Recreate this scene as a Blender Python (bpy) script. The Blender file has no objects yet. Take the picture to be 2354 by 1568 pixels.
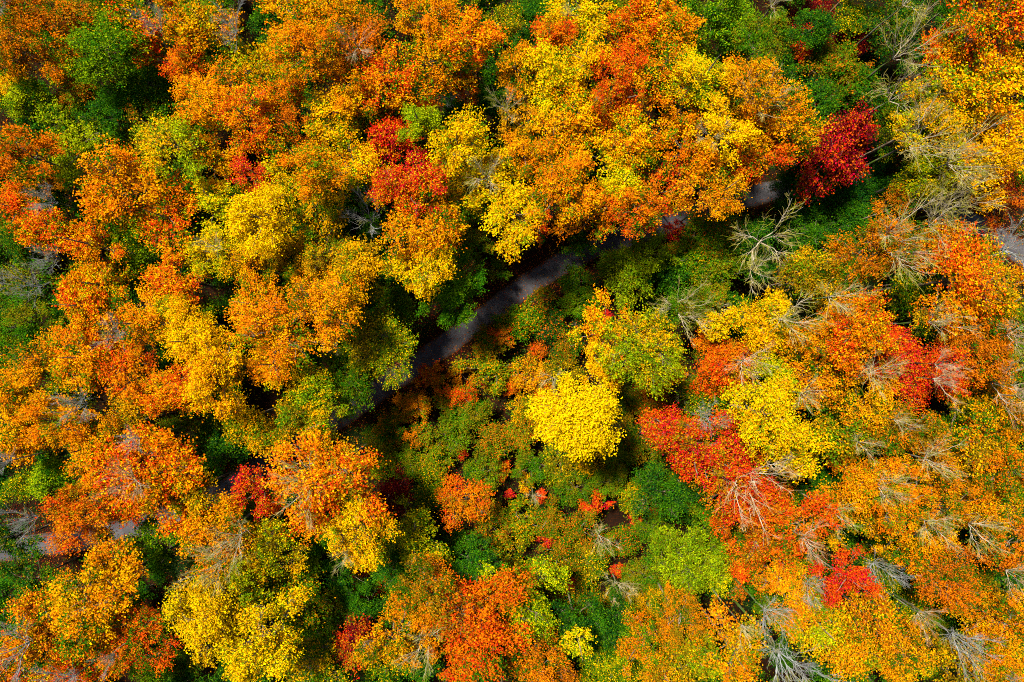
import bpy, math, random
import numpy as np
from mathutils import Vector

# ------------------------------------------------------------------ camera, sky, sun
SC = bpy.context.scene
COL = SC.collection
CAM_H = 80.0                      # drone height above the forest floor (m)
FPX = 1637.0                      # focal length in pixels of the 2353 x 1568 reading grid
cam_d = bpy.data.cameras.new('camera')
cam_d.sensor_width = 36.0
cam_d.lens = 36.0 * FPX / 2353.0
cam_d.clip_end = 2000.0
cam = bpy.data.objects.new('camera', cam_d)
cam.location = (0, 0, CAM_H)
COL.objects.link(cam)
SC.camera = cam

SUN_EL, SUN_AZ = math.radians(62), math.radians(-42)      # azimuth from +Y towards +X
sdir = Vector((math.sin(SUN_AZ) * math.cos(SUN_EL), math.cos(SUN_AZ) * math.cos(SUN_EL), math.sin(SUN_EL)))
world = bpy.data.worlds.new('World')
SC.world = world
world.use_nodes = True
wn = world.node_tree.nodes
sky = wn.new('ShaderNodeTexSky')
sky.sky_type = 'NISHITA'
sky.sun_disc = False
sky.sun_elevation = SUN_EL
sky.sun_rotation = SUN_AZ
wn['Background'].inputs['Strength'].default_value = 0.055
world.node_tree.links.new(sky.outputs[0], wn['Background'].inputs['Color'])
sun_d = bpy.data.lights.new('sun', 'SUN')
sun_d.energy = 4.8
sun_d.angle = math.radians(7)
sun_d.color = (1.0, 0.95, 0.86)
sun = bpy.data.objects.new('sun', sun_d)
sun.rotation_euler = (-sdir).to_track_quat('-Z', 'Y').to_euler()
sun.location = sdir * 150
COL.objects.link(sun)
SC.view_settings.view_transform = 'Standard'
SC.view_settings.look = 'None'
SC.view_settings.gamma = 1.0
SC.view_settings.use_curve_mapping = False
SC.view_settings.exposure = 1.1
SC.cycles.max_bounces = 3
SC.cycles.diffuse_bounces = 1
SC.cycles.transmission_bounces = 1
SC.cycles.filter_width = 1.0
SC.cycles.use_denoising = False

random.seed(11)
rng = np.random.default_rng(7)


def px(x, y, z):
    """reading-grid pixel -> point on the level z (camera looks straight down)"""
    k = (CAM_H - z) / FPX
    return Vector(((x - 1176.5) * k, -(y - 784.0) * k, z))


# ------------------------------------------------------------------ materials
def newmat(name):
    m = bpy.data.materials.new(name)
    m.use_nodes = True
    nt = m.node_tree
    nt.nodes.clear()
    out = nt.nodes.new('ShaderNodeOutputMaterial')
    return m, nt, out


def attr(nt, name, kind='GEOMETRY'):
    a = nt.nodes.new('ShaderNodeAttribute')
    a.attribute_type = kind
    a.attribute_name = name
    return a


def math_n(nt, op, a, b=None, clamp=False):
    n = nt.nodes.new('ShaderNodeMath')
    n.operation = op
    n.use_clamp = clamp
    for i, v in enumerate((a, b)):
        if v is None:
            continue
        if isinstance(v, (int, float)):
            n.inputs[i].default_value = v
        else:
            nt.links.new(v, n.inputs[i])
    return n.outputs[0]


def mixc(nt, f, a, b):
    n = nt.nodes.new('ShaderNodeMix')
    n.data_type = 'RGBA'
    for s, v in ((n.inputs[0], f), (n.inputs[6], a), (n.inputs[7], b)):
        if isinstance(v, (int, float)):
            s.default_value = v
        elif isinstance(v, tuple):
            s.default_value = (*v, 1)
        else:
            nt.links.new(v, s)
    return n.outputs[2]


def smooth(nt, v, lo, hi):
    n = nt.nodes.new('ShaderNodeMapRange')
    n.interpolation_type = 'SMOOTHSTEP'
    nt.links.new(v, n.inputs[0])
    n.inputs[1].default_value = lo
    n.inputs[2].default_value = hi
    return n.outputs[0]


def leaf_shader(nt, out, col, trans=0.32):
    d = nt.nodes.new('ShaderNodeBsdfDiffuse')
    t = nt.nodes.new('ShaderNodeBsdfTranslucent')
    m = nt.nodes.new('ShaderNodeMixShader')
    nt.links.new(col, d.inputs[0])
    nt.links.new(col, t.inputs[0])
    m.inputs[0].default_value = trans
    nt.links.new(d.outputs[0], m.inputs[1])
    nt.links.new(t.outputs[0], m.inputs[2])
    nt.links.new(m.outputs[0], out.inputs[0])


def make_leaf_material():
    """one leaf material: three leaf hues come from the tree, the share of each from bough and leaf"""
    m, nt, out = newmat('autumn_leaf')
    ca, cb, cc = (attr(nt, k, 'OBJECT') for k in ('hue_main', 'hue_patch', 'hue_fleck'))
    share = attr(nt, 'patch_share', 'OBJECT')
    rnd, clump = attr(nt, 'leaf_rnd'), attr(nt, 'bough_rnd')
    geo = nt.nodes.new('ShaderNodeNewGeometry')
    noi = nt.nodes.new('ShaderNodeTexNoise')
    noi.inputs['Scale'].default_value = 0.55
    noi.inputs['Detail'].default_value = 3
    nt.links.new(geo.outputs['Position'], noi.inputs['Vector'])
    s = math_n(nt, 'MULTIPLY', clump.outputs['Fac'], 0.34)
    s = math_n(nt, 'ADD', s, math_n(nt, 'MULTIPLY', noi.outputs['Fac'], 0.9))
    s = math_n(nt, 'ADD', s, math_n(nt, 'MULTIPLY', rnd.outputs['Fac'], 0.30))
    s = math_n(nt, 'ADD', s, share.outputs['Fac'])
    f = smooth(nt, s, 1.12, 1.28)
    c = mixc(nt, f, ca.outputs['Color'], cb.outputs['Color'])
    late, lshare, cl = attr(nt, 'late_rnd'), attr(nt, 'late_share', 'OBJECT'), attr(nt, 'hue_late', 'OBJECT')
    lf = smooth(nt, math_n(nt, 'SUBTRACT', lshare.outputs['Fac'], late.outputs['Fac']), -0.03, 0.03)
    c = mixc(nt, lf, c, cl.outputs['Color'])
    r2 = math_n(nt, 'FRACT', math_n(nt, 'MULTIPLY', rnd.outputs['Fac'], 17.31))
    fl = math_n(nt, 'GREATER_THAN', r2, 0.78)
    c = mixc(nt, math_n(nt, 'MULTIPLY', fl, 0.85), c, cc.outputs['Color'])
    r3 = math_n(nt, 'FRACT', math_n(nt, 'MULTIPLY', rnd.outputs['Fac'], 91.7))
    hsv = nt.nodes.new('ShaderNodeHueSaturation')
    nt.links.new(c, hsv.inputs['Color'])
    nt.links.new(math_n(nt, 'ADD', math_n(nt, 'MULTIPLY', r2, 0.034), 0.483), hsv.inputs['Hue'])
    nt.links.new(math_n(nt, 'ADD', math_n(nt, 'MULTIPLY', r3, 0.75), 0.5), hsv.inputs['Value'])
    leaf_shader(nt, out, hsv.outputs[0])
    return m


def bark_material(name, c1, c2, scale=3.0, moss=None, moss_share=0.5):
    m, nt, out = newmat(name)
    geo = nt.nodes.new('ShaderNodeNewGeometry')
    mp = nt.nodes.new('ShaderNodeVectorMath')
    mp.operation = 'MULTIPLY'
    mp.inputs[1].default_value = (1, 1, 0.25)
    nt.links.new(geo.outputs['Position'], mp.inputs[0])
    noi = nt.nodes.new('ShaderNodeTexNoise')
    noi.inputs['Scale'].default_value = scale
    noi.inputs['Detail'].default_value = 5
    nt.links.new(mp.outputs[0], noi.inputs['Vector'])
    c = mixc(nt, smooth(nt, noi.outputs['Fac'], 0.38, 0.62), c1, c2)
    if moss:
        n2 = nt.nodes.new('ShaderNodeTexNoise')
        n2.inputs['Scale'].default_value = 0.6
        nt.links.new(geo.outputs['Position'], n2.inputs['Vector'])
        c = mixc(nt, smooth(nt, n2.outputs['Fac'], moss_share - 0.06, moss_share + 0.06), moss, c)
    b = nt.nodes.new('ShaderNodeBsdfDiffuse')
    b.inputs['Roughness'].default_value = 0.8
    nt.links.new(c, b.inputs[0])
    nt.links.new(b.outputs[0], out.inputs[0])
    return m


LEAF = make_leaf_material()
BARK = bark_material('bark_brown', (0.09, 0.06, 0.035), (0.22, 0.17, 0.11))
PALE = bark_material('bark_pale', (0.24, 0.19, 0.12), (0.44, 0.37, 0.26), 2.0)
GREY = bark_material('bark_grey', (0.14, 0.145, 0.14), (0.29, 0.30, 0.29), 2.0)
MOSSY = bark_material('twig_mossy', (0.30, 0.22, 0.05), (0.40, 0.33, 0.10), 2.0, (0.26, 0.25, 0.015), 0.5)
MOSSBARK = bark_material('bark_mossy', (0.07, 0.06, 0.04), (0.15, 0.13, 0.09), 2.0, (0.05, 0.085, 0.012), 0.5)
TWGREY = bark_material('twig_grey', (0.17, 0.165, 0.14), (0.28, 0.27, 0.24), 2.0, (0.22, 0.20, 0.05), 0.45)
TWRED = bark_material('twig_russet', (0.32, 0.17, 0.05), (0.42, 0.31, 0.17), 2.0, (0.32, 0.11, 0.015), 0.48)


def ground_material():
    m, nt, out = newmat('forest_floor')
    geo = nt.nodes.new('ShaderNodeNewGeometry')

    def noise(s, d=5):
        n = nt.nodes.new('ShaderNodeTexNoise')
        n.inputs['Scale'].default_value = s
        n.inputs['Detail'].default_value = d
        nt.links.new(geo.outputs['Position'], n.inputs['Vector'])
        return n.outputs['Fac']
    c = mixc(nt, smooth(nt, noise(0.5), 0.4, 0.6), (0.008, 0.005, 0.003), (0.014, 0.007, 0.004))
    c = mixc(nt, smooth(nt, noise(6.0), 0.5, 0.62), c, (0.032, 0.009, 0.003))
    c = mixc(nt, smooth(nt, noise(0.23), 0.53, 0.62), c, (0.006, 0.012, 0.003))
    b = nt.nodes.new('ShaderNodeBsdfDiffuse')
    nt.links.new(c, b.inputs[0])
    bump = nt.nodes.new('ShaderNodeBump')
    bump.inputs['Strength'].default_value = 0.7
    bump.inputs['Distance'].default_value = 0.15
    nt.links.new(noise(4.0), bump.inputs['Height'])
    nt.links.new(bump.outputs[0], b.inputs['Normal'])
    nt.links.new(b.outputs[0], out.inputs[0])
    return m


def path_material():
    m, nt, out = newmat('worn_asphalt')
    geo = nt.nodes.new('ShaderNodeNewGeometry')

    def noise(s, d=4):
        n = nt.nodes.new('ShaderNodeTexNoise')
        n.inputs['Scale'].default_value = s
        n.inputs['Detail'].default_value = d
        nt.links.new(geo.outputs['Position'], n.inputs['Vector'])
        return n.outputs['Fac']
    c = mixc(nt, smooth(nt, noise(0.9), 0.36, 0.64), (0.040, 0.039, 0.043), (0.080, 0.075, 0.080))
    c = mixc(nt, smooth(nt, noise(9.0), 0.42, 0.66), c, (0.055, 0.047, 0.045))
    edge = attr(nt, 'edge')
    e = math_n(nt, 'ADD', edge.outputs['Fac'], math_n(nt, 'MULTIPLY', noise(1.7), 0.7))
    c = mixc(nt, smooth(nt, e, 1.05, 1.32), c, (0.040, 0.022, 0.012))      # soil creeping over the edge
    b = nt.nodes.new('ShaderNodeBsdfPrincipled')
    b.inputs['Roughness'].default_value = 0.85
    b.inputs['Specular IOR Level'].default_value = 0.2
    nt.links.new(c, b.inputs[0])
    nt.links.new(b.outputs[0], out.inputs[0])
    return m


# ------------------------------------------------------------------ mesh helpers
def quad_mesh(name, verts, faces, mat, smooth_shade=False, face_attrs=None, vert_attrs=None):
    me = bpy.data.meshes.new(name)
    verts = np.asarray(verts, np.float32).reshape(-1, 3)
    faces = np.asarray(faces, np.int32).reshape(-1, 4)
    me.vertices.add(len(verts))
    me.vertices.foreach_set('co', verts.ravel())
    me.loops.add(faces.size)
    me.loops.foreach_set('vertex_index', faces.ravel())
    me.polygons.add(len(faces))
    me.polygons.foreach_set('loop_start', np.arange(0, faces.size, 4, dtype=np.int32))
    me.polygons.foreach_set('use_smooth', np.full(len(faces), smooth_shade, dtype=bool))
    me.update(calc_edges=True)
    for k, v in (face_attrs or {}).items():
        a = me.attributes.new(k, 'FLOAT', 'FACE')
        a.data.foreach_set('value', np.asarray(v, np.float32))
    for k, v in (vert_attrs or {}).items():
        a = me.attributes.new(k, 'FLOAT', 'POINT')
        a.data.foreach_set('value', np.asarray(v, np.float32))
    me.materials.append(mat)
    return me


def unit(v):
    return v / np.maximum(np.linalg.norm(v, axis=-1, keepdims=True), 1e-9)


def tubes(P, R, sides):
    """P (n,k,3) centre lines, R (n,k) radii -> verts, quads"""
    P = np.asarray(P, float)
    n, k, _ = P.shape
    T = unit(np.gradient(P, axis=1))
    ref = np.where(np.abs(T[..., 2:3]) > 0.9, np.array([1.0, 0, 0]), np.array([0, 0, 1.0]))
    U = unit(np.cross(T, ref))
    V = np.cross(T, U)
    a = np.arange(sides) * 2 * np.pi / sides
    ring = np.cos(a)[None, None, :, None] * U[:, :, None] + np.sin(a)[None, None, :, None] * V[:, :, None]
    verts = P[:, :, None] + ring * np.asarray(R)[:, :, None, None]
    idx = np.arange(n * k * sides).reshape(n, k, sides)
    nx = np.roll(idx, -1, axis=2)
    f = np.stack([idx[:, :-1], nx[:, :-1], nx[:, 1:], idx[:, 1:]], -1)
    return verts.reshape(-1, 3), f.reshape(-1, 4)


def join(parts):
    vs, fs, o = [], [], 0
    for v, f in parts:
        vs.append(v)
        fs.append(f + o)
        o += len(v)
    return np.concatenate(vs), np.concatenate(fs)


def curve(a, b, k, bend, droop=0.0):
    """k-point arcs from a (n,3) to b (n,3), jittered sideways"""
    a, b = np.asarray(a, float), np.asarray(b, float)
    t = np.linspace(0, 1, k)[None, :, None]
    P = a[:, None] * (1 - t) + b[:, None] * t
    L = np.linalg.norm(b - a, axis=1)[:, None, None]
    P += (rng.normal(size=(len(a), 1, 3)) * np.sin(t * np.pi) + 0.45 * rng.normal(size=P.shape) * np.sin(t * np.pi)) * bend * L
    P[..., 2] += (droop * L * np.sin(t * np.pi))[..., 0]
    return P


def leaves(C, N, D, length, width):
    """folded rhombic leaves at C with normals N pointing along D"""
    N = unit(N)
    D = unit(D - (D * N).sum(-1, keepdims=True) * N)
    S = np.cross(N, D)
    n = len(C)
    sc = rng.uniform(0.65, 1.25, (n, 1))
    l, w = length * sc, width * sc * rng.uniform(0.8, 1.2, (n, 1))
    fold = N * w * 0.22
    v = np.stack([C - D * l * 0.5, C + S * w * 0.5 + fold + D * l * 0.06, C + D * l * 0.5, C - S * w * 0.5 + fold + D * l * 0.06], 1)
    return v.reshape(-1, 3), np.arange(n * 4).reshape(-1, 4)


def sphere_dirs(n, zmin=-0.2):
    i = np.arange(n) + 0.5
    z = zmin + (1 - zmin) * i / n
    z = z[::-1]
    ph = i * 2.399963 + rng.uniform(0, 6.28)
    d = np.stack([np.sqrt(1 - z * z) * np.cos(ph), np.sqrt(1 - z * z) * np.sin(ph), z], -1)
    return unit(d + rng.normal(size=d.shape) * 0.16)


def make_crown(R, n_leaf, n_lobe, style, leaf_l, leaf_w, tag, ragged=False):
    """crown about the origin, semi-axis R; returns (crown mesh, limbs mesh)"""
    dirs = sphere_dirs(n_lobe, -0.25)
    dist = R * rng.uniform(0.30, 0.78, n_lobe)
    lr = R * rng.uniform(0.26, 0.46, n_lobe)
    if ragged:                                             # an open, uneven crown with boughs standing out
        dist = R * rng.uniform(0.25, 1.0, n_lobe)
        lr = R * rng.uniform(0.17, 0.36, n_lobe)
    cen = dirs * dist[:, None]
    cen[:, :2] += rng.normal(size=(n_lobe, 2)) * R * 0.07
    cen[0] = (rng.normal() * 0.1 * R, rng.normal() * 0.1 * R, R * 0.5)
    per = 15
    n_tip = max(n_lobe * 3, n_leaf // per)
    w = lr ** 2
    lob = rng.choice(n_lobe, n_tip, p=w / w.sum())
    o = unit(rng.normal(size=(n_tip, 3)))
    out = unit(cen[lob] + np.array([0, 0, 0.25 * R]))
    o = unit(o + out * 0.55 + np.array([0, 0, 0.25]))
    rad = lr[lob] * rng.uniform(0.25, 1.15, n_tip) ** 0.7
    tip = cen[lob] + o * rad[:, None] * np.array([1.05, 1.05, 0.9])
    if style == 'spray':                                   # boughs reach out flat and thin
        tip = cen[lob] + (o * np.array([1.0, 1.0, 0.45]) + out * rng.uniform(0, 0.75, (n_tip, 1)) * np.array([1, 1, 0.7])) * lr[lob][:, None]
    cnt = rng.poisson(per * rng.uniform(0.35, 1.65, n_tip))
    ti = np.repeat(np.arange(n_tip), cnt)
    n = len(ti)
    ax = unit(o + out * 0.8)
    al, ac = {'round': (0.27, 0.17), 'spray': (0.38, 0.15), 'plume': (0.38, 0.10), 'shrub': (0.22, 0.16)}[style]
    f = min(1.0, R / 2.6) ** 0.6
    off = ax[ti] * rng.normal(size=(n, 1)) * al * f + rng.normal(size=(n, 3)) * ac * f * np.array([1, 1, 0.75])
    C = tip[ti] + off
    N = np.array([0, 0, 1.0]) + 0.55 * out[lob[ti]] + rng.normal(size=(n, 3)) * 0.62
    D = ax[ti] + rng.normal(size=(n, 3)) * 0.6
    v, q = leaves(C, N, D, leaf_l, leaf_w)
    lobr = rng.uniform(0, 1, n_lobe)
    tr = np.clip(lobr[lob] * 0.7 + rng.uniform(0, 0.3, n_tip), 0, 1)
    late = np.clip(rng.uniform(0, 1, n_tip) * 0.55 + rng.uniform(0, 1, n_lobe)[lob] * 0.45, 0, 1)
    crown = quad_mesh('crown_' + tag, v, q, LEAF, False, {'leaf_rnd': rng.uniform(0, 1, n), 'bough_rnd': tr[ti], 'late_rnd': late[ti]})
    # limbs: stem through the crown, one limb for each lobe, a twig for every third tip
    base = np.array([0, 0, -0.95 * R])
    stem_top = np.array([cen[0, 0] * 0.5, cen[0, 1] * 0.5, 0.35 * R])
    parts = [tubes(curve(base[None], stem_top[None], 6, 0.03), np.linspace(0.045, 0.012, 6)[None] * R, 6)]
    hz = np.clip((cen[:, 2] - 0.5 * np.linalg.norm(cen[:, :2], axis=1)) / R, -0.8, 0.25)
    fr = base[None] + (stem_top - base)[None] * ((hz + 0.95) / 1.3)[:, None]
    parts.append(tubes(curve(fr, cen, 6, 0.06, 0.08), np.linspace(0.020, 0.007, 6)[None] * R * np.ones((n_lobe, 1)), 5))
    sel = np.arange(0, n_tip, 4)
    parts.append(tubes(curve(cen[lob[sel]] - out[lob[sel]] * 0.15 * R, tip[sel], 3, 0.07), np.linspace(0.0062, 0.0022, 3)[None] * R * np.ones((len(sel), 1)) + 0.004, 3))
    v, q = join(parts)
    return crown, quad_mesh('limbs_' + tag, v, q, BARK, True)


def make_trunk(tag):
    k = 7
    z = np.linspace(0, 1, k)
    P = np.stack([np.cumsum(rng.normal(size=k) * 0.0), np.zeros(k), z], -1)
    P[1:-1, :2] += rng.normal(size=(k - 2, 2)) * 0.12
    r = np.array([1.45, 1.08, 0.95, 0.9, 0.84, 0.78, 0.70])
    v, q = tubes(P[None], r[None], 9)
    return quad_mesh('trunk_' + tag, v, q, BARK, True)


# ------------------------------------------------------------------ prototypes
STY = ('round', 'spray', 'round')
BIG = [make_crown(4.0, 12500, 24 if i % 2 else 18, STY[i % 3], 0.19, 0.135, 'broad', i % 2 == 1) for i in range(16)]
MID = [make_crown(2.5, 5400, 17 if i % 2 else 12, STY[i % 3], 0.18, 0.125, 'mid', i % 2 == 1) for i in range(20)]
SML = [make_crown(1.3, 1600, 11 if i % 2 else 8, 'shrub', 0.15, 0.10, 'shrub', i % 2 == 1) for i in range(10)]
TNY = [make_crown(0.7, 600, 6, 'shrub', 0.14, 0.10, 'small_shrub') for i in range(5)]
YEW = [make_crown(2.8, 11000, 30, 'plume', 0.15, 0.085, 'yew', True) for i in range(3)]
DENSE = [make_crown(4.0, 21000, 26, 'round', 0.19, 0.135, 'dense') for i in range(2)]
TRUNK = [make_trunk('stem') for i in range(5)]

HUES = {
    'Y': (0.92, 0.60, 0.002), 'G': (0.88, 0.43, 0.002), 'O': (0.84, 0.24, 0.002), 'B': (0.50, 0.15, 0.004),
    'R': (0.74, 0.088, 0.004), 'S': (0.58, 0.018, 0.004), 'D': (0.13, 0.004, 0.006), 'L': (0.36, 0.44, 0.003),
    'E': (0.034, 0.140, 0.003), 'K': (0.008, 0.066, 0.007), 'V': (0.24, 0.175, 0.004), 'M': (0.13, 0.24, 0.003),
}
WORD = {'Y': 'lemon yellow', 'G': 'golden', 'O': 'orange', 'B': 'rusty brown', 'R': 'red orange', 'S': 'scarlet', 'D': 'dark maroon',
        'L': 'lime green', 'E': 'green', 'K': 'dark green', 'V': 'olive', 'M': 'yellowish green'}
CLS = {'T': (21, 1.15), 'C': (18, 1.1), 'H': (14, 1.05), 'U': (9.5, 1.0), 'S': (4.2, 0.85), 's': (2.4, 0.85), 'W': (5.5, 0.8)}

THINGS = []                                               # dicts used to write the labels


def link(name, data, parent=None):
    o = bpy.data.objects.new(name, data)
    COL.objects.link(o)
    o.parent = parent
    return o


def leafy(x, y, r, pal, cls, label=None, group=None, name=None, scale_h=1.0):
    H, zs = CLS[cls]
    H *= scale_h * random.uniform(0.93, 1.07)
    zs *= random.uniform(0.85, 1.15)
    Rm = r * 1.06 * (CAM_H - 0.85 * H) / FPX
    if cls == 'W':
        protos, R0 = YEW, 2.8
    elif pal == 'YYG':
        protos, R0 = DENSE, 4.0
    elif Rm > 2.9:
        protos, R0 = BIG, 4.0
    elif Rm > 1.75:
        protos, R0 = MID, 2.5
    elif Rm > 0.9:
        protos, R0 = SML, 1.3
    else:
        protos, R0 = TNY, 0.7
    crown, limbs = random.choice(protos)
    s = Rm / R0
    zc = max(H - Rm * zs, Rm * zs * 0.75)
    p = px(x, y, zc + 0.35 * Rm * zs)
    root = link(name or ('shrub' if cls in 'Ss' else 'yew_tree' if cls == 'W' else 'green_tree' if pal[0] in 'EKM' else 'autumn_tree'), None)
    root.empty_display_size = 0.5
    root.location = (p.x, p.y, 0)
    rz = random.uniform(0, 6.283)
    e = random.uniform(0.86, 1.16) if pal != 'YYG' else 1.0
    sx, sy = s * e, s / e
    top = zc - 0.93 * Rm * zs
    if top > 0.25:
        t = link('trunk', random.choice(TRUNK), root)
        tr = 0.045 * Rm
        t.scale = (tr, tr, top + 0.25)
        t.location.z = -0.1
        t.rotation_euler.z = rz
    for nm, me in (('limbs', limbs), ('crown', crown)):
        o = link(nm, me, root)
        o.location.z = zc
        o.scale = (sx, sy, s * zs)
        o.rotation_euler.z = rz
        if nm == 'crown':
            c = [HUES[k] for k in (pal + pal[-1] * 3)[:3]]
            if len(pal) == 1:
                c[1] = tuple(0.8 * a for a in c[0])
            j = random.uniform(0.9, 1.1)
            o['hue_main'] = [c[0][0], c[0][1] * j, c[0][2]]
            o['hue_patch'] = [c[1][0], c[1][1] * j, c[1][2]]
            o['hue_fleck'] = list(c[2]) if cls not in 'Ss' or random.random() < 0.5 else list(HUES[random.choice('OGR')])
            o['patch_share'] = 0.46 if len(pal) > 1 else 0.2
            o['hue_late'] = HUES['M' if pal[0] in 'YGLV' else 'E' if pal[0] in 'OBMEK' else 'V']
            o['late_share'] = 0.0 if pal[:2] in ('YY', 'SS', 'DD') or pal[0] in 'SDK' else 0.10 if pal[0] == 'Y' else 0.36 if pal[0] in 'OGB' else 0.26
    THINGS.append(dict(o=root, x=x, y=y, r=r, pal=pal, cls=cls, label=label, group=group, bare=False))
    return root


# ------------------------------------------------------------------ bare trees
def make_bare(H, R, tag):
    """leafless vase-shaped tree; returns trunk mesh and a list of (limb mesh data, twig mesh data)"""
    k = 8
    P = np.zeros((k, 3))
    P[:, 2] = np.linspace(0, 1, k)
    P[1:-1, :2] += rng.normal(size=(k - 2, 2)) * 0.06
    tv, tq = tubes(P[None], np.linspace(0.15, 0.062, k)[None], 8)
    n = rng.integers(5, 8)
    out = []

    def at(Q, t):
        m = len(Q) - 1
        i = min(int(t * m), m - 1)
        return Q[i] * (1 - (t * m - i)) + Q[i + 1] * (t * m - i), unit(Q[i + 1] - Q[i])
    for i in range(n):
        a = i * 6.283 / n + rng.normal() * 0.35
        reach = R * rng.uniform(0.45, 1.05) if i else 0.15 * R
        b = np.array([math.cos(a) * reach, math.sin(a) * reach, H * rng.uniform(0.72, 1.0)])
        s = np.array([0, 0, rng.uniform(-0.12, 0.05)])
        kk = 10
        L = curve(s[None], b[None], kk, 0.03, -0.04)
        lv, lq = tubes(L, np.linspace(0.046, 0.011, kk)[None], 6)
        subP, subR, twP, twR = [], [], [], []
        for j in range(rng.integers(9, 13)):
            t = rng.uniform(0.2, 0.95)
            q, ax = at(L[0], t)
            d = unit(ax + unit(rng.normal(size=3) * np.array([1, 1, 0.5])) * rng.uniform(0.35, 0.65))
            ln = R * rng.uniform(0.5, 1.0) * (1.15 - t * 0.7)
            S = curve(q[None], (q + d * ln)[None], 7, 0.035, 0.0)[0]
            S[:, 2] += np.linspace(0, 1, 7) ** 2 * ln * 0.12
            subP.append(S)
            subR.append(np.linspace(0.019 * (1.1 - t * 0.5), 0.007, 7))
            for g in range(rng.integers(5, 8)):
                u = rng.uniform(0.2, 0.95)
                e, ax2 = at(S, u)
                dd = unit(ax2 + rng.normal(size=3) * 0.36)
                l2 = ln * rng.uniform(0.25, 0.55)
                W = curve(e[None], (e + dd * l2)[None], 4, 0.05)[0]
                twP.append(W)
                twR.append(np.linspace(0.0125, 0.006, 4))
                if rng.uniform() < 0.6:
                    e2, ax3 = at(W, rng.uniform(0.3, 0.8))
                    d3 = unit(ax3 + rng.normal(size=3) * 0.4)
                    twP.append(curve(e2[None], (e2 + d3 * l2 * 0.5)[None], 4, 0.05)[0])
                    twR.append(np.linspace(0.009, 0.005, 4))
        sv = tubes(np.array(subP), np.array(subR), 4)
        out.append((join([(lv, lq), sv]), tubes(np.array(twP), np.array(twR), 3)))
    return (tv, tq), out


BARE_GEO = [make_bare(4.9, 3.2, 'bare') for i in range(9)]
BARE_MESH = {}


def bare_mesh(i, kind):
    if (i, kind) not in BARE_MESH:
        mt, mw = {'pale': (PALE, MOSSY), 'grey': (GREY, TWGREY), 'russet': (PALE, TWRED)}[kind]
        t, ls = BARE_GEO[i]
        BARE_MESH[(i, kind)] = (quad_mesh('bare_trunk', *t, MOSSBARK, True),
                                [(quad_mesh('bare_limb', *a, mt, True), quad_mesh('bare_twigs', *b, mw, True)) for a, b in ls])
    return BARE_MESH[(i, kind)]


def bare(x, y, r, kind, H=20.5, label=None):
    H *= random.uniform(0.95, 1.05)
    z = 0.80 * H
    Rm = r * 1.1 * (CAM_H - z) / FPX
    s = Rm / 3.4
    p = px(x, y, z)
    root = link('bare_tree', None)
    root.empty_display_size = 0.5
    root.location = (p.x, p.y, 0)
    root.rotation_euler.z = random.uniform(0, 6.283)
    zf = max(H - 4.9 * s, 0.3 * H)
    tm, ls = bare_mesh(random.randrange(len(BARE_GEO)), kind)
    t = link('trunk', tm, root)
    t.scale = (s ** 0.5, s ** 0.5, zf + 0.15)
    t.location.z = -0.1
    for a, b in ls:
        l = link('limb', a, root)
        l.location.z = zf
        l.scale = (s, s, s)
        link('twigs', b, l)
    THINGS.append(dict(o=root, x=x, y=y, r=r, pal=kind, cls='bare', label=label, group=None, bare=True))


# ------------------------------------------------------------------ the ground and the path
def grid_sheet(name, size, n, mat, kind='structure'):
    u = np.linspace(-size, size, n)
    X, Y = np.meshgrid(u, u)
    Z = 0.0 * X
    idx = np.arange(n * n).reshape(n, n)
    f = np.stack([idx[:-1, :-1], idx[:-1, 1:], idx[1:, 1:], idx[1:, :-1]], -1)
    o = link(name, quad_mesh(name, np.stack([X, Y, Z], -1), f, mat))
    o['kind'] = kind
    return o


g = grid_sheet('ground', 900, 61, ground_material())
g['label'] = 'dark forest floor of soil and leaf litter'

PATH_PX = [(-260, 1330), (-80, 1285), (60, 1258), (180, 1240), (300, 1215), (410, 1178), (520, 1128), (620, 1058), (740, 985), (860, 903), (940, 850),
           (1005, 805), (1080, 752), (1150, 700), (1205, 660), (1280, 612), (1360, 572), (1440, 542), (1570, 498), (1720, 452),
           (1880, 424), (2020, 432), (2110, 455), (2200, 492), (2290, 545), (2400, 612), (2600, 720)]


def catmull(pts, per):
    pts = np.array(pts, float)
    out = []
    for i in range(1, len(pts) - 2):
        a, b, c, d = pts[i - 1:i + 3]
        for t in np.linspace(0, 1, per, endpoint=False):
            out.append(0.5 * (2 * b + (c - a) * t + (2 * a - 5 * b + 4 * c - d) * t * t + (3 * b - a - 3 * c + d) * t ** 3))
    return np.array(out)


PATH = catmull([tuple(px(x, y, 0).xy) for x, y in PATH_PX], 14)
PT = unit(np.gradient(PATH, axis=0))
PN = np.stack([-PT[:, 1], PT[:, 0]], -1)
across = np.array([-1, -0.8, -0.4, 0, 0.4, 0.8, 1])
HALF = 1.28
wob = np.convolve(rng.normal(size=len(PATH) + 8), np.ones(9) / 9, 'valid') * 0.22
wob2 = np.convolve(rng.normal(size=len(PATH) + 8), np.ones(9) / 9, 'valid') * 0.22
wid = np.where(across[None] < 0, HALF + wob[:, None], HALF + wob2[:, None])
XY = PATH[:, None] + PN[:, None] * (across[None] * wid)[..., None]
Zp = 0.035 - 0.028 * np.abs(across) ** 2
V = np.concatenate([XY, np.broadcast_to(Zp[None, :, None], XY.shape[:2] + (1,))], -1)
idx = np.arange(len(PATH) * 7).reshape(-1, 7)
F = np.stack([idx[:-1, :-1], idx[1:, :-1], idx[1:, 1:], idx[:-1, 1:]], -1)
po = link('path', quad_mesh('path', V, F, path_material(), True, None, {'edge': np.tile(np.abs(across), len(PATH))}))
po['kind'] = 'structure'
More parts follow.
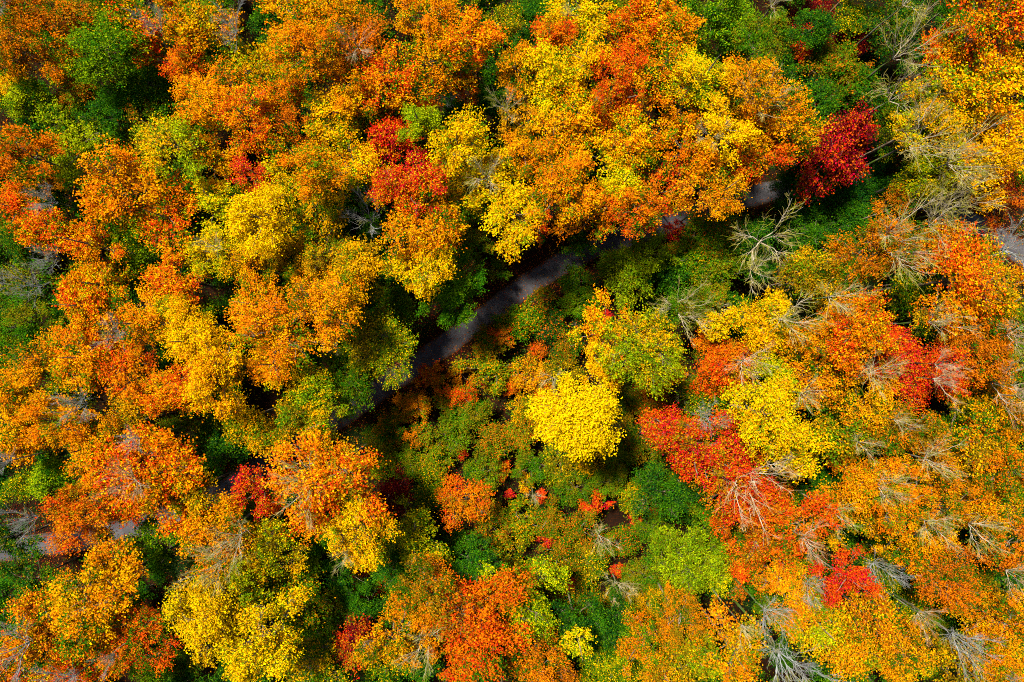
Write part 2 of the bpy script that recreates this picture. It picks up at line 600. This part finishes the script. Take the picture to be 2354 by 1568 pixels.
po['label'] = 'narrow grey asphalt footpath strewn with fallen leaves'


def path_dist(xy):
    return np.sqrt(((xy[:, None] - PATH[None]) ** 2).sum(-1)).min(1)


def litter_material(name, stops):
    m, nt, out = newmat(name)
    a = attr(nt, 'leaf_rnd')
    r = nt.nodes.new('ShaderNodeValToRGB')
    r.color_ramp.interpolation = 'CONSTANT'
    el = r.color_ramp.elements
    for i, (p, c) in enumerate(stops):
        e = el[i] if i < 2 else el.new(p)
        e.position = p
        e.color = (*c, 1)
    nt.links.new(a.outputs['Fac'], r.inputs[0])
    leaf_shader(nt, out, r.outputs[0], 0.2)
    return m


def scatter_leaves(name, C, length, width, tilt, mat, label, category):
    n = len(C)
    N = np.array([0, 0, 1.0]) + rng.normal(size=(n, 3)) * tilt
    v, q = leaves(C, N, rng.normal(size=(n, 3)), length, width)
    o = link(name, quad_mesh(name, v, q, mat, False, {'leaf_rnd': rng.uniform(0, 1, n)}))
    o['kind'] = 'stuff'
    o['label'] = label
    o['category'] = category
    return o


# fallen leaves on the path and its verges
n = 26000
ii = rng.integers(0, len(PATH), n)
off = rng.normal(size=n) * 3.2
xy = PATH[ii] + PN[ii] * off[:, None] + PT[ii] * rng.uniform(-0.6, 0.6, (n, 1))
d = path_dist(xy)
edge_gain = np.clip(d / 1.3, 0, 1) ** 2
keep = rng.uniform(size=n) < 0.16 + 0.84 * edge_gain
xy, d = xy[keep], d[keep]
z = np.where(d < 1.25, 0.052 - 0.028 * (d / 1.28) ** 2, 0.035) + rng.uniform(0, 0.03, len(d))
scatter_leaves('fallen_leaves', np.column_stack([xy, z]), 0.13, 0.10, 0.3,
               litter_material('fallen_leaf', [(0, (0.30, 0.035, 0.006)), (0.3, (0.42, 0.10, 0.006)), (0.52, (0.12, 0.035, 0.012)), (0.72, (0.55, 0.22, 0.008)), (0.86, (0.22, 0.012, 0.010))]),
               'red and orange fallen leaves scattered over path and verge', 'leaves')

# undergrowth on the clearing floor and between the trunks
def blob_noise(xy, s, seed):
    r = np.random.default_rng(seed)
    acc = np.zeros(len(xy))
    for i in range(7):
        k = r.normal(size=2) * s * (1 + 0.5 * i)
        acc += np.sin(xy @ k + r.uniform(0, 6.28)) / (1 + 0.35 * i)
    return acc


n = 210000
xy = np.column_stack([rng.uniform(-62, 64, n), rng.uniform(-42, 42, n)])
inx = (np.abs(xy[:, 0] - 4) < 22) & (np.abs(xy[:, 1] + 6) < 18)
keep = (rng.uniform(size=n) < np.where(inx, 0.9, 0.6))
xy = xy[keep]
dn = blob_noise(xy, 0.5, 3)
d = path_dist(xy)
verge = np.where((xy[:, 0] > -2) & (xy[:, 0] < 10) & (xy[:, 1] > 4), 3.2, 1.75)
keep = (d > verge + 0.35 * dn) & (dn > -1.5)
xy, dn = xy[keep], dn[keep]
hgt = 0.12 + np.clip(dn + 1.5, 0, 4) * 0.22
C = np.column_stack([xy, hgt * rng.uniform(0.25, 1.0, len(xy))])
scatter_leaves('undergrowth', C, 0.19, 0.12, 0.5,
               litter_material('undergrowth_leaf', [(0, (0.018, 0.055, 0.006)), (0.3, (0.040, 0.095, 0.006)), (0.6, (0.10, 0.12, 0.005)), (0.78, (0.20, 0.14, 0.005)), (0.9, (0.30, 0.09, 0.005)), (0.97, (0.40, 0.03, 0.006))]),
               'low green and rusty undergrowth covering the forest floor', 'undergrowth')

# ------------------------------------------------------------------ trees: x y radius (reading grid) hues height class [| label]
TREES = """
100 60 80 OBV C
35 115 70 BOV C
180 35 55 VBE H
255 30 60 BVE H
240 120 86 EML C | green tree with yellow green upper leaves beside an orange top tree
330 62 68 ORG C
410 35 52 GOE C
478 62 66 GOV C
428 132 52 ROS C
535 165 48 VEG H
492 218 82 OGR C
592 165 62 GLO C
22 190 42 LGO H
55 225 52 ELV H
100 268 46 EKM H
170 205 52 VBE H
250 258 66 EKM H
345 212 66 EKL H
185 325 88 MLV H
40 345 62 OBR C
60 410 60 BEO H
348 295 55 VBE H
392 335 60 GLV C
570 272 76 ORG T
482 358 56 OGR C
590 402 44 RSO C
112 425 62 KEM U
292 442 108 OGR T | broad bright orange tree with golden patches near a small green tree
40 480 62 ORB C
100 535 58 ORG C
492 462 58 YLG C
600 505 80 YYO T | vivid lemon yellow tree in the orange canopy beside an olive gap
382 500 60 ORG C
208 562 54 ROG C
680 30 68 OGR C
705 122 80 GOR T
790 45 52 VOB H
760 18 48 GOV C
812 118 60 OBR C
860 60 42 KEV U
975 50 74 GOR C
1086 82 64 ROG T
1150 62 42 VEG H
648 212 52 BOR C
762 262 62 GYO C
800 212 50 OGR C
882 182 64 ORG C
935 205 66 GOR C
1010 140 60 GOE C
1062 190 44 RBS H
960 275 46 LLM T | small bright lime green tree in a gap among orange crowns
842 242 50 VEB H
662 292 50 OBR C
725 388 58 GOB T
690 365 50 BOG C
812 382 74 GOY C
900 320 62 SRO C | dark scarlet tree next to the small lime green tree
935 428 72 SRG T | bright scarlet tree with red and orange leaves between golden trees
1050 318 60 GYO T
1118 402 98 YGL C
660 430 56 LGE C
722 482 58 GVE C
962 520 98 OGR T
975 610 72 GYO C
1200 38 46 KEM U
1262 82 56 ROB C
1335 38 60 YGL C
1438 82 70 ORG C
1502 40 60 ROY C
1545 72 60 GOR C
1260 172 66 YGL T
1345 135 56 GYO C
1185 158 56 OGB C
1415 215 78 RRO T | vivid red tree in the middle of a golden canopy
1512 172 62 OBG C
1622 172 74 GYL T
1722 195 76 OGB T
1562 235 60 OGR C
1332 262 64 GOY C
1272 312 64 OGB C
1205 300 52 GVB C
1452 312 62 GOY C
1582 335 66 GOR C
1662 292 58 YGO T
1775 285 88 OGR C
1730 370 64 ORB C
1202 352 50 OGB C
1312 362 60 GOV C
1402 352 60 YGL C
1290 422 84 GOR T
1432 422 50 YLG C
1502 440 66 BRO C
1602 418 56 OBG C
1182 490 64 YGL C
1370 478 58 GOR C
1462 484 54 ORB C
1662 440 46 OGB C
1238 520 34 BRS H
1550 528 26 SDR S | small crimson shrub at the canopy edge beside the path
1625 32 62 MEL H
1690 60 60 EML H
1740 110 52 VEM H
1842 98 34 SRO U | small vivid red shrub among dark green bushes in the hollow
1870 34 42 DDS S
1945 98 44 DDS S
2000 84 44 DDS S
1882 125 46 EVM U
1800 165 56 EKM U
1930 170 60 EBM U
1985 215 56 KEV U
2060 60 55 EKV U
2285 60 112 ORG T
2185 110 58 ROG C
2245 225 118 GOY T | big golden orange tree beside leafless trunks and the hollow
2150 272 80 LGV C
2285 345 90 YGO C
2335 180 60 OGV C
1925 318 100 SDR H | large dark scarlet tree standing above the green yews
2165 395 72 VLG C
2062 300 46 EVK U
1835 415 56 KEK W | dark green yew clump under the edge of the golden canopy
1905 438 82 KEK W | broad dark green yew beneath the large dark scarlet tree
2015 432 70 KEK W | dark green yew beside the hidden bend of the path
1862 535 62 KEM W | dark green yew under a leaning pale leafless tree
1960 500 60 KEM W | dark green yew next to the russet tree south of the bend
2305 450 56 DBS U
2335 395 44 VEM U
1640 545 68 MER U
1590 590 56 VML U
1490 585 48 LMV U | lime green shrub close to the small crimson shrub
1440 630 60 LMV U | lime green bush on the open verge beside the path
1405 612 38 EMV S
1560 640 26 DSR S
1612 635 26 SDR S
1655 610 52 MVE U
2080 470 42 OBE H
2015 572 84 OBV C
2220 640 96 ROG T
2295 700 76 OGV C
2170 560 52 OBE H
1850 640 62 GVB C
1930 690 60 VGB H
1755 732 80 GYO C
1642 752 36 YGL H
1675 822 82 ROB H
1985 758 88 ROG T
2050 832 78 RSO C
2142 855 74 SRO C | vivid scarlet red tree at the end of the red orange row
1895 785 70 OGR C
2262 800 80 OBR C
1882 868 68 OBG C
1782 872 50 LYM C
1782 960 90 YGL T | large bright yellow tree next to a scarlet tree with bare branches
2000 945 84 OGB C
2085 985 76 OVB C
1822 1050 68 GYO C
1602 1030 92 RSO C
1545 985 50 SRO H
1690 1100 84 RSO C
2250 895 58 EVM H
2300 975 80 OGV C
1915 1010 66 GVE C
2205 1010 66 OVG C
2335 1080 56 OBV C
2130 1085 80 OGR C
1988 1100 80 GOB C
2065 1150 74 GOR C
1765 1205 80 RBO C
1850 1215 62 ORB C
1950 1332 56 SRR C | bright red rounded tree among orange brown trees
2180 1180 74 OBV C
2105 1245 76 OGB C
2275 1180 76 OGB C
2335 1260 58 OBR C
1960 1190 60 VGE H
2030 1250 46 EVB U
1830 1365 72 GOR C
1885 1440 66 LGV C
2000 1415 68 OBG C
2180 1330 70 OBR C
2250 1370 54 EVB H
2310 1430 78 OGV C
2120 1400 60 EVO U
2080 1495 70 OGB C
1960 1500 66 GOV C
2200 1525 66 GVB C
2300 1530 72 GOB C
1700 1310 58 EBR U
1720 1290 56 BRO H
1570 1285 84 LMV H | pale lime green tree at the lower end of the shrub clearing
1645 1310 40 LYM U
1332 960 97 YYG C | bright lemon yellow round tree standing alone in the shrub clearing
1385 845 56 YGG H
1392 762 62 GOY H
1480 805 84 GLV C
1520 850 58 OGR H
1262 925 36 ROB S
1620 695 54 VMB U
1620 870 46 MVE U
1505 700 40 MEV S
906 1132 44 DDS U | compact dark maroon shrub beside the yellow green domed tree
940 1240 80 MLG H | yellow green domed tree beside the compact dark maroon shrub
992 1130 46 MEV S
1065 1152 50 ROB U
1462 1140 44 LMV S
1200 1385 80 LMY H | yellow green rounded tree beside the large red tree
1390 1450 76 EKM U
1330 1475 38 YLE H
1395 1535 52 YLM U
1090 1420 104 ROS C | large red tree beside a yellow green rounded tree
985 1375 78 OVB C
905 1480 84 OGB C
1235 1530 80 OBR H
1480 1480 70 GOE H
1560 1420 66 OVB H
1605 1515 62 LVG H
1685 1500 66 GOV C
1530 1555 50 GVO H
820 1480 60 RDB H
1100 1545 66 ORB C
740 1098 108 ROG T | large red orange tree with bare branch tips beside the path
825 1225 82 GYO T
600 1128 54 RSO C
345 1250 54 MEL H | rounded green tree beside the shaded end of the path
495 1235 88 OGR C
600 1275 76 GVY C
460 1430 88 YGV T
605 1480 94 YGE T
540 1355 66 GLV C
700 1272 50 LML U
682 1375 62 EMO H
745 1410 66 EVM U
200 1375 112 OGB T
105 1460 96 OBG C
300 1470 78 ORB C
180 1540 80 ORG C
20 1540 60 ORB C
345 1092 106 ROG T
205 1030 78 OGR C
110 1098 54 MLE H
180 1185 82 RBO C
435 1130 62 GVO C
18 1245 50 EKV U
250 1290 54 BOV C
300 1150 56 ORB C
720 1540 58 EGM H
345 1540 50 EMV H
60 1340 58 KEV U
292 618 64 EML H | dappled green tree in a hole of the orange canopy
40 560 44 KEV U
42 705 70 KEV U
185 705 66 ROG C
232 655 54 GOY C
392 640 58 ROG C
492 582 56 YLG C
402 742 72 GYO C
560 605 52 OGB C
580 700 56 GOR C
632 765 88 GOR T
742 700 74 OGR T
790 655 52 GOV C
242 770 66 ROG C
312 745 56 OGR C
150 760 32 EVM U
78 850 76 OGB C
172 822 66 GOR C
22 920 56 OGB C
290 850 62 ROB C
492 848 84 YGR T | brilliant yellow tree with a red orange heart
430 785 50 YGO C
390 912 70 ROG C
122 965 76 GOB C
38 1010 62 OGB C
300 970 58 GVO C
640 835 50 GYO C
800 885 74 EMV H
875 805 68 VMG H
1042 672 72 EME H | leafy green tree where the path emerges from the canopy
720 900 54 GLE C
668 965 54 GVE C
735 975 48 GVL C
545 965 60 VGE H
600 1005 54 VGE H
500 1035 56 EKM U
640 560 54 VGB H
740 580 72 GVB C
825 605 60 VGO C
905 705 56 EMV U
830 730 60 EVG H
1130 470 50 EMG H
780 435 50 EKM U
700 555 46 EKM U
1070 560 50 EVM U
1330 560 34 EKV S
1130 620 34 EVM S
"""
# shrubs of the clearing south of the path
SHRUBS = """
990 868 34 RBM S
1060 910 36 ORM S
1130 850 56 VME S
1182 890 22 ROS s
1085 960 46 MVE S
1155 770 26 RBV S
1235 805 24 RBO s
1230 860 46 VGM S
1020 1000 52 VME S
900 980 46 OVE S
950 930 38 VOE S
1110 820 12 SSR s | tiny crimson shrub in the clearing between olive bushes
1105 880 12 SSD s
1060 1040 18 SRB s
1140 1010 50 VEM S
1200 1000 44 MVE S
1200 950 40 VGM S
1110 1090 46 MVE S
1150 1080 24 RBO s
1245 1145 16 SRR s
1172 1135 13 SSR s
1370 1155 32 SRO S | ragged bright red shrub in the lower clearing
1258 1240 20 SSR s
1075 1232 14 SSD s
1462 1198 18 SSR s
1455 1170 20 RBV s
1520 1165 22 RBV s
1290 1070 42 MVE S
1230 1070 40 VEM S
1350 1060 46 VGE S
1420 1060 40 EVM S
1400 1110 36 VME S
1320 1130 40 VEM S
1195 1200 56 VME S
1120 1200 46 MVE S
1260 1190 40 EVM S
1330 1210 46 EVM S
1420 1250 42 EMV S
1500 1220 36 EMV S
1500 1100 42 EMV S
1310 1240 18 RSB s
1290 1275 42 VEM S
1350 1300 46 EVK S
1240 1320 46 EMV S
1160 1290 46 EVM S
1080 1290 50 EKM U
1030 1250 40 EKV S
1420 1310 18 RSO s
1310 1345 20 DSB s
1480 1330 46 EVM S
1430 1390 50 VGE S
1330 1400 46 EVM S
1490 1390 40 VGO S
1120 790 40 EVR S
1200 740 50 EMV S
1280 750 46 EKM S
1330 700 44 EMV S
1240 690 34 EVR S
1300 800 40 EVK S
1320 650 36 MEV S
1290 860 36 EVR S
1500 935 52 VBE S
1470 1000 50 VEB S
1555 1110 30 EMV S
1430 910 40 EVM S
880 1060 50 MLE S
935 1060 40 MVE S
990 1070 42 VME S
870 1010 40 VEM S
960 1000 30 OVB S
850 1330 46 BRE S
910 1310 36 EKV U
1010 1320 34 EMV S
790 1330 50 EKM U
1395 722 13 SSR s | tiny bright red sapling above the golden tree in the clearing
1480 640 30 RMV S
1545 590 40 MVR S
1580 950 40 EVM S
1560 1010 26 EVK S
1600 1170 46 EMK S
1650 1210 40 EVK U
1210 1100 30 GOV s
1330 1010 30 OVE S
1060 860 30 VOR s
1020 920 28 LVM s
"""
# leafless trees: x y crown radius, kind, height
BARES = """
22 32 50 grey 20
390 85 45 grey 20
555 88 48 grey 21
150 470 44 grey 20
20 330 40 grey 21
830 122 52 russet 21
850 505 62 grey 18
1040 240 28 grey 14
1165 272 42 pale 21
1300 60 32 pale 21
1120 415 60 pale 21
1730 250 70 pale 22
1620 330 44 pale 21
1770 18 56 pale 18
2080 8 66 pale 18
2075 118 92 pale 20 | leafless pale tree leaning over the dark hollow beside the red orange tree
2070 215 90 pale 19
2110 320 84 pale 21
2180 375 76 pale 21
2190 478 88 pale 18 | leafless tree arching over the distant bend of the path
1775 545 104 pale 17 | large leafless tree with pale spreading branches above dark green yews
1730 620 60 pale 16
2045 560 96 pale 21
2130 520 60 pale 20
2330 570 84 grey 19
1560 702 72 pale 14 | leafless mossy tree with radiating branches near the golden clearing trees
1640 705 36 pale 10
1800 735 76 pale 21
1890 685 52 pale 21
1705 830 56 russet 19
1570 908 36 pale 9
2135 740 66 pale 20
1990 855 54 pale 21
2120 835 40 russet 21
2130 870 56 russet 21
2290 880 76 russet 20
2300 770 60 russet 21
1720 1100 104 russet 21 | leafless tree with pale twisting branches over a scarlet crown
1620 960 44 grey 18
1950 1010 40 pale 21
2110 1050 56 pale 21
2010 1110 56 pale 21
2110 1190 56 pale 21
2220 1200 60 pale 21
2030 960 40 pale 21
1900 1165 48 pale 19
1830 1225 46 russet 20
2010 1295 56 grey 18
2330 910 50 russet 20
1840 1330 40 grey 19
1750 1395 50 grey 19
1800 1510 84 grey 20
2180 1450 60 grey 20
2290 1300 46 russet 21
2080 1390 40 russet 21
2300 1560 50 grey 21
1690 1420 40 pale 20
985 1465 62 pale 20
720 1105 76 pale 22
810 1260 34 pale 21
560 1225 62 pale 21
510 1290 70 pale 21
330 1100 56 russet 22
92 1185 60 grey 19
60 1480 84 grey 22
190 1540 56 grey 22
290 1480 36 grey 20
85 660 60 grey 18
150 598 46 grey 18
215 925 54 grey 21
350 1000 32 grey 20
60 1050 40 grey 21
515 575 36 pale 19
1225 1140 22 pale 6
1380 1240 44 pale 7
1420 1350 46 pale 8
1270 870 36 pale 8
1820 900 40 pale 21
780 795 26 pale 14
300 770 40 grey 21
"""


def rows(text):
    for ln in text.strip().splitlines():
        body, _, lab = ln.partition('|')
        yield body.split(), (lab.strip() or None)


for f, lab in rows(TREES):
    leafy(float(f[0]), float(f[1]), float(f[2]), f[3], f[4], lab)
for f, lab in rows(SHRUBS):
    leafy(float(f[0]), float(f[1]), float(f[2]), f[3], f[4], lab)
for f, lab in rows(BARES):
    bare(float(f[0]), float(f[1]), float(f[2]), f[3], float(f[4]), lab)

# ------------------------------------------------------------------ lower storey under the canopy
CLEAR = [(830, 950), (1000, 840), (1180, 700), (1300, 640), (1480, 620), (1640, 760), (1560, 930), (1500, 1100), (1560, 1240), (1460, 1420), (1150, 1330), (860, 1200)]


def inside(x, y, poly):
    r, j = False, len(poly) - 1
    for i in range(len(poly)):
        if (poly[i][1] > y) != (poly[j][1] > y) and x < (poly[j][0] - poly[i][0]) * (y - poly[i][1]) / (poly[j][1] - poly[i][1]) + poly[i][0]:
            r = not r
        j = i
    return r


LOW = [('EKM', 'low green understorey tree glimpsed between taller crowns'), ('KEM', 'dark green understorey tree glimpsed between taller crowns'),
       ('VEM', 'olive understorey tree glimpsed between taller crowns'), ('EMG', 'green understorey tree with yellowing leaves glimpsed between taller crowns')]
HOLES = [(1200, 600, 110), (1560, 500, 40), (2200, 470, 60)]
gy = -60
k = 0
while gy < 1640:
    gx = -60 + (45 if k % 2 else 0)
    while gx < 2420:
        x, y = gx + random.uniform(-26, 26), gy + random.uniform(-26, 26)
        w = px(x, y, 5.5)
        dp = float(path_dist(np.array([[w.x, w.y]]))[0])
        ok = dp > 4.0 and not inside(x, y, CLEAR) and all((x - a) ** 2 + (y - b) ** 2 > c * c for a, b, c in HOLES)
        if ok and random.random() < 0.86:
            pal, lab = random.choice(LOW)
            leafy(x, y, random.uniform(42, 60), pal, 'U', None, None, 'understorey_tree', random.uniform(0.75, 1.25))
        gx += 104
    gy += 98
    k += 1

# ------------------------------------------------------------------ labels that single each thing out
def looks(t):
    if t['bare']:
        return {'pale': 'leafless tree with pale mossy branches', 'grey': 'leafless tree with grey branches', 'russet': 'leafless tree with pale branches and russet twigs'}[t['pal']]
    kind = {'S': 'bush', 's': 'small bush'}.get(t['cls'], 'tree')
    if t['o'].name.startswith('understorey'):
        kind = 'understorey tree'
    size = '' if kind != 'tree' else 'broad ' if t['r'] > 84 else 'slim ' if t['r'] < 46 else ''
    a, b = WORD[t['pal'][0]], WORD[t['pal'][1]] if len(t['pal']) > 1 and t['pal'][1] != t['pal'][0] else None
    return f"{size}{a} {kind}" + (f" with {b} patches" if b else '')


def short(t):
    if t['bare']:
        return {'pale': 'a pale leafless tree', 'grey': 'a grey leafless tree', 'russet': 'a russet twigged leafless tree'}[t['pal']]
    w = WORD[t['pal'][0]]
    return ('an ' if w[0] in 'aeiou' else 'a ') + w + ' ' + ('bush' if t['cls'] in 'Ss' else 'tree')


CAT = lambda t: 'tree' if t['bare'] or t['cls'] not in 'Ss' else 'shrub'
seen = {t['label'] for t in THINGS if t['label']}
main = [t for t in THINGS if not t['group']]
for t in main:
    if t['label']:
        continue
    w = px(t['x'], t['y'], 10)
    dp = float(path_dist(np.array([[w.x, w.y]]))[0])
    near = sorted((u for u in main if u is not t), key=lambda u: (u['x'] - t['x']) ** 2 + (u['y'] - t['y']) ** 2)[:8]
    zone = ' beside the path' if dp < 4.5 else ' in the clearing' if inside(t['x'], t['y'], CLEAR) else ''
    cands = [looks(t) + zone + ' next to ' + short(near[0])]
    for i in range(len(near)):
        for j in range(i + 1, len(near)):
            if short(near[i]) != short(near[j]):
                cands.append(looks(t) + ' between ' + short(near[i]) + ' and ' + short(near[j]))
    for c in cands:
        if c not in seen and len(c.split()) <= 16:
            t['label'] = c
            break
    else:
        t['label'] = cands[0]
    seen.add(t['label'])
for t in THINGS:
    o = t['o']
    o['label'] = t['label']
    o['category'] = CAT(t)
    o['group'] = t['group'] or ('low trees under the canopy' if t['o'].name.startswith('under') else 'leafless trees in the canopy' if t['bare'] else 'shrubs of the clearing' if t['cls'] in 'Ss' else 'autumn canopy trees')
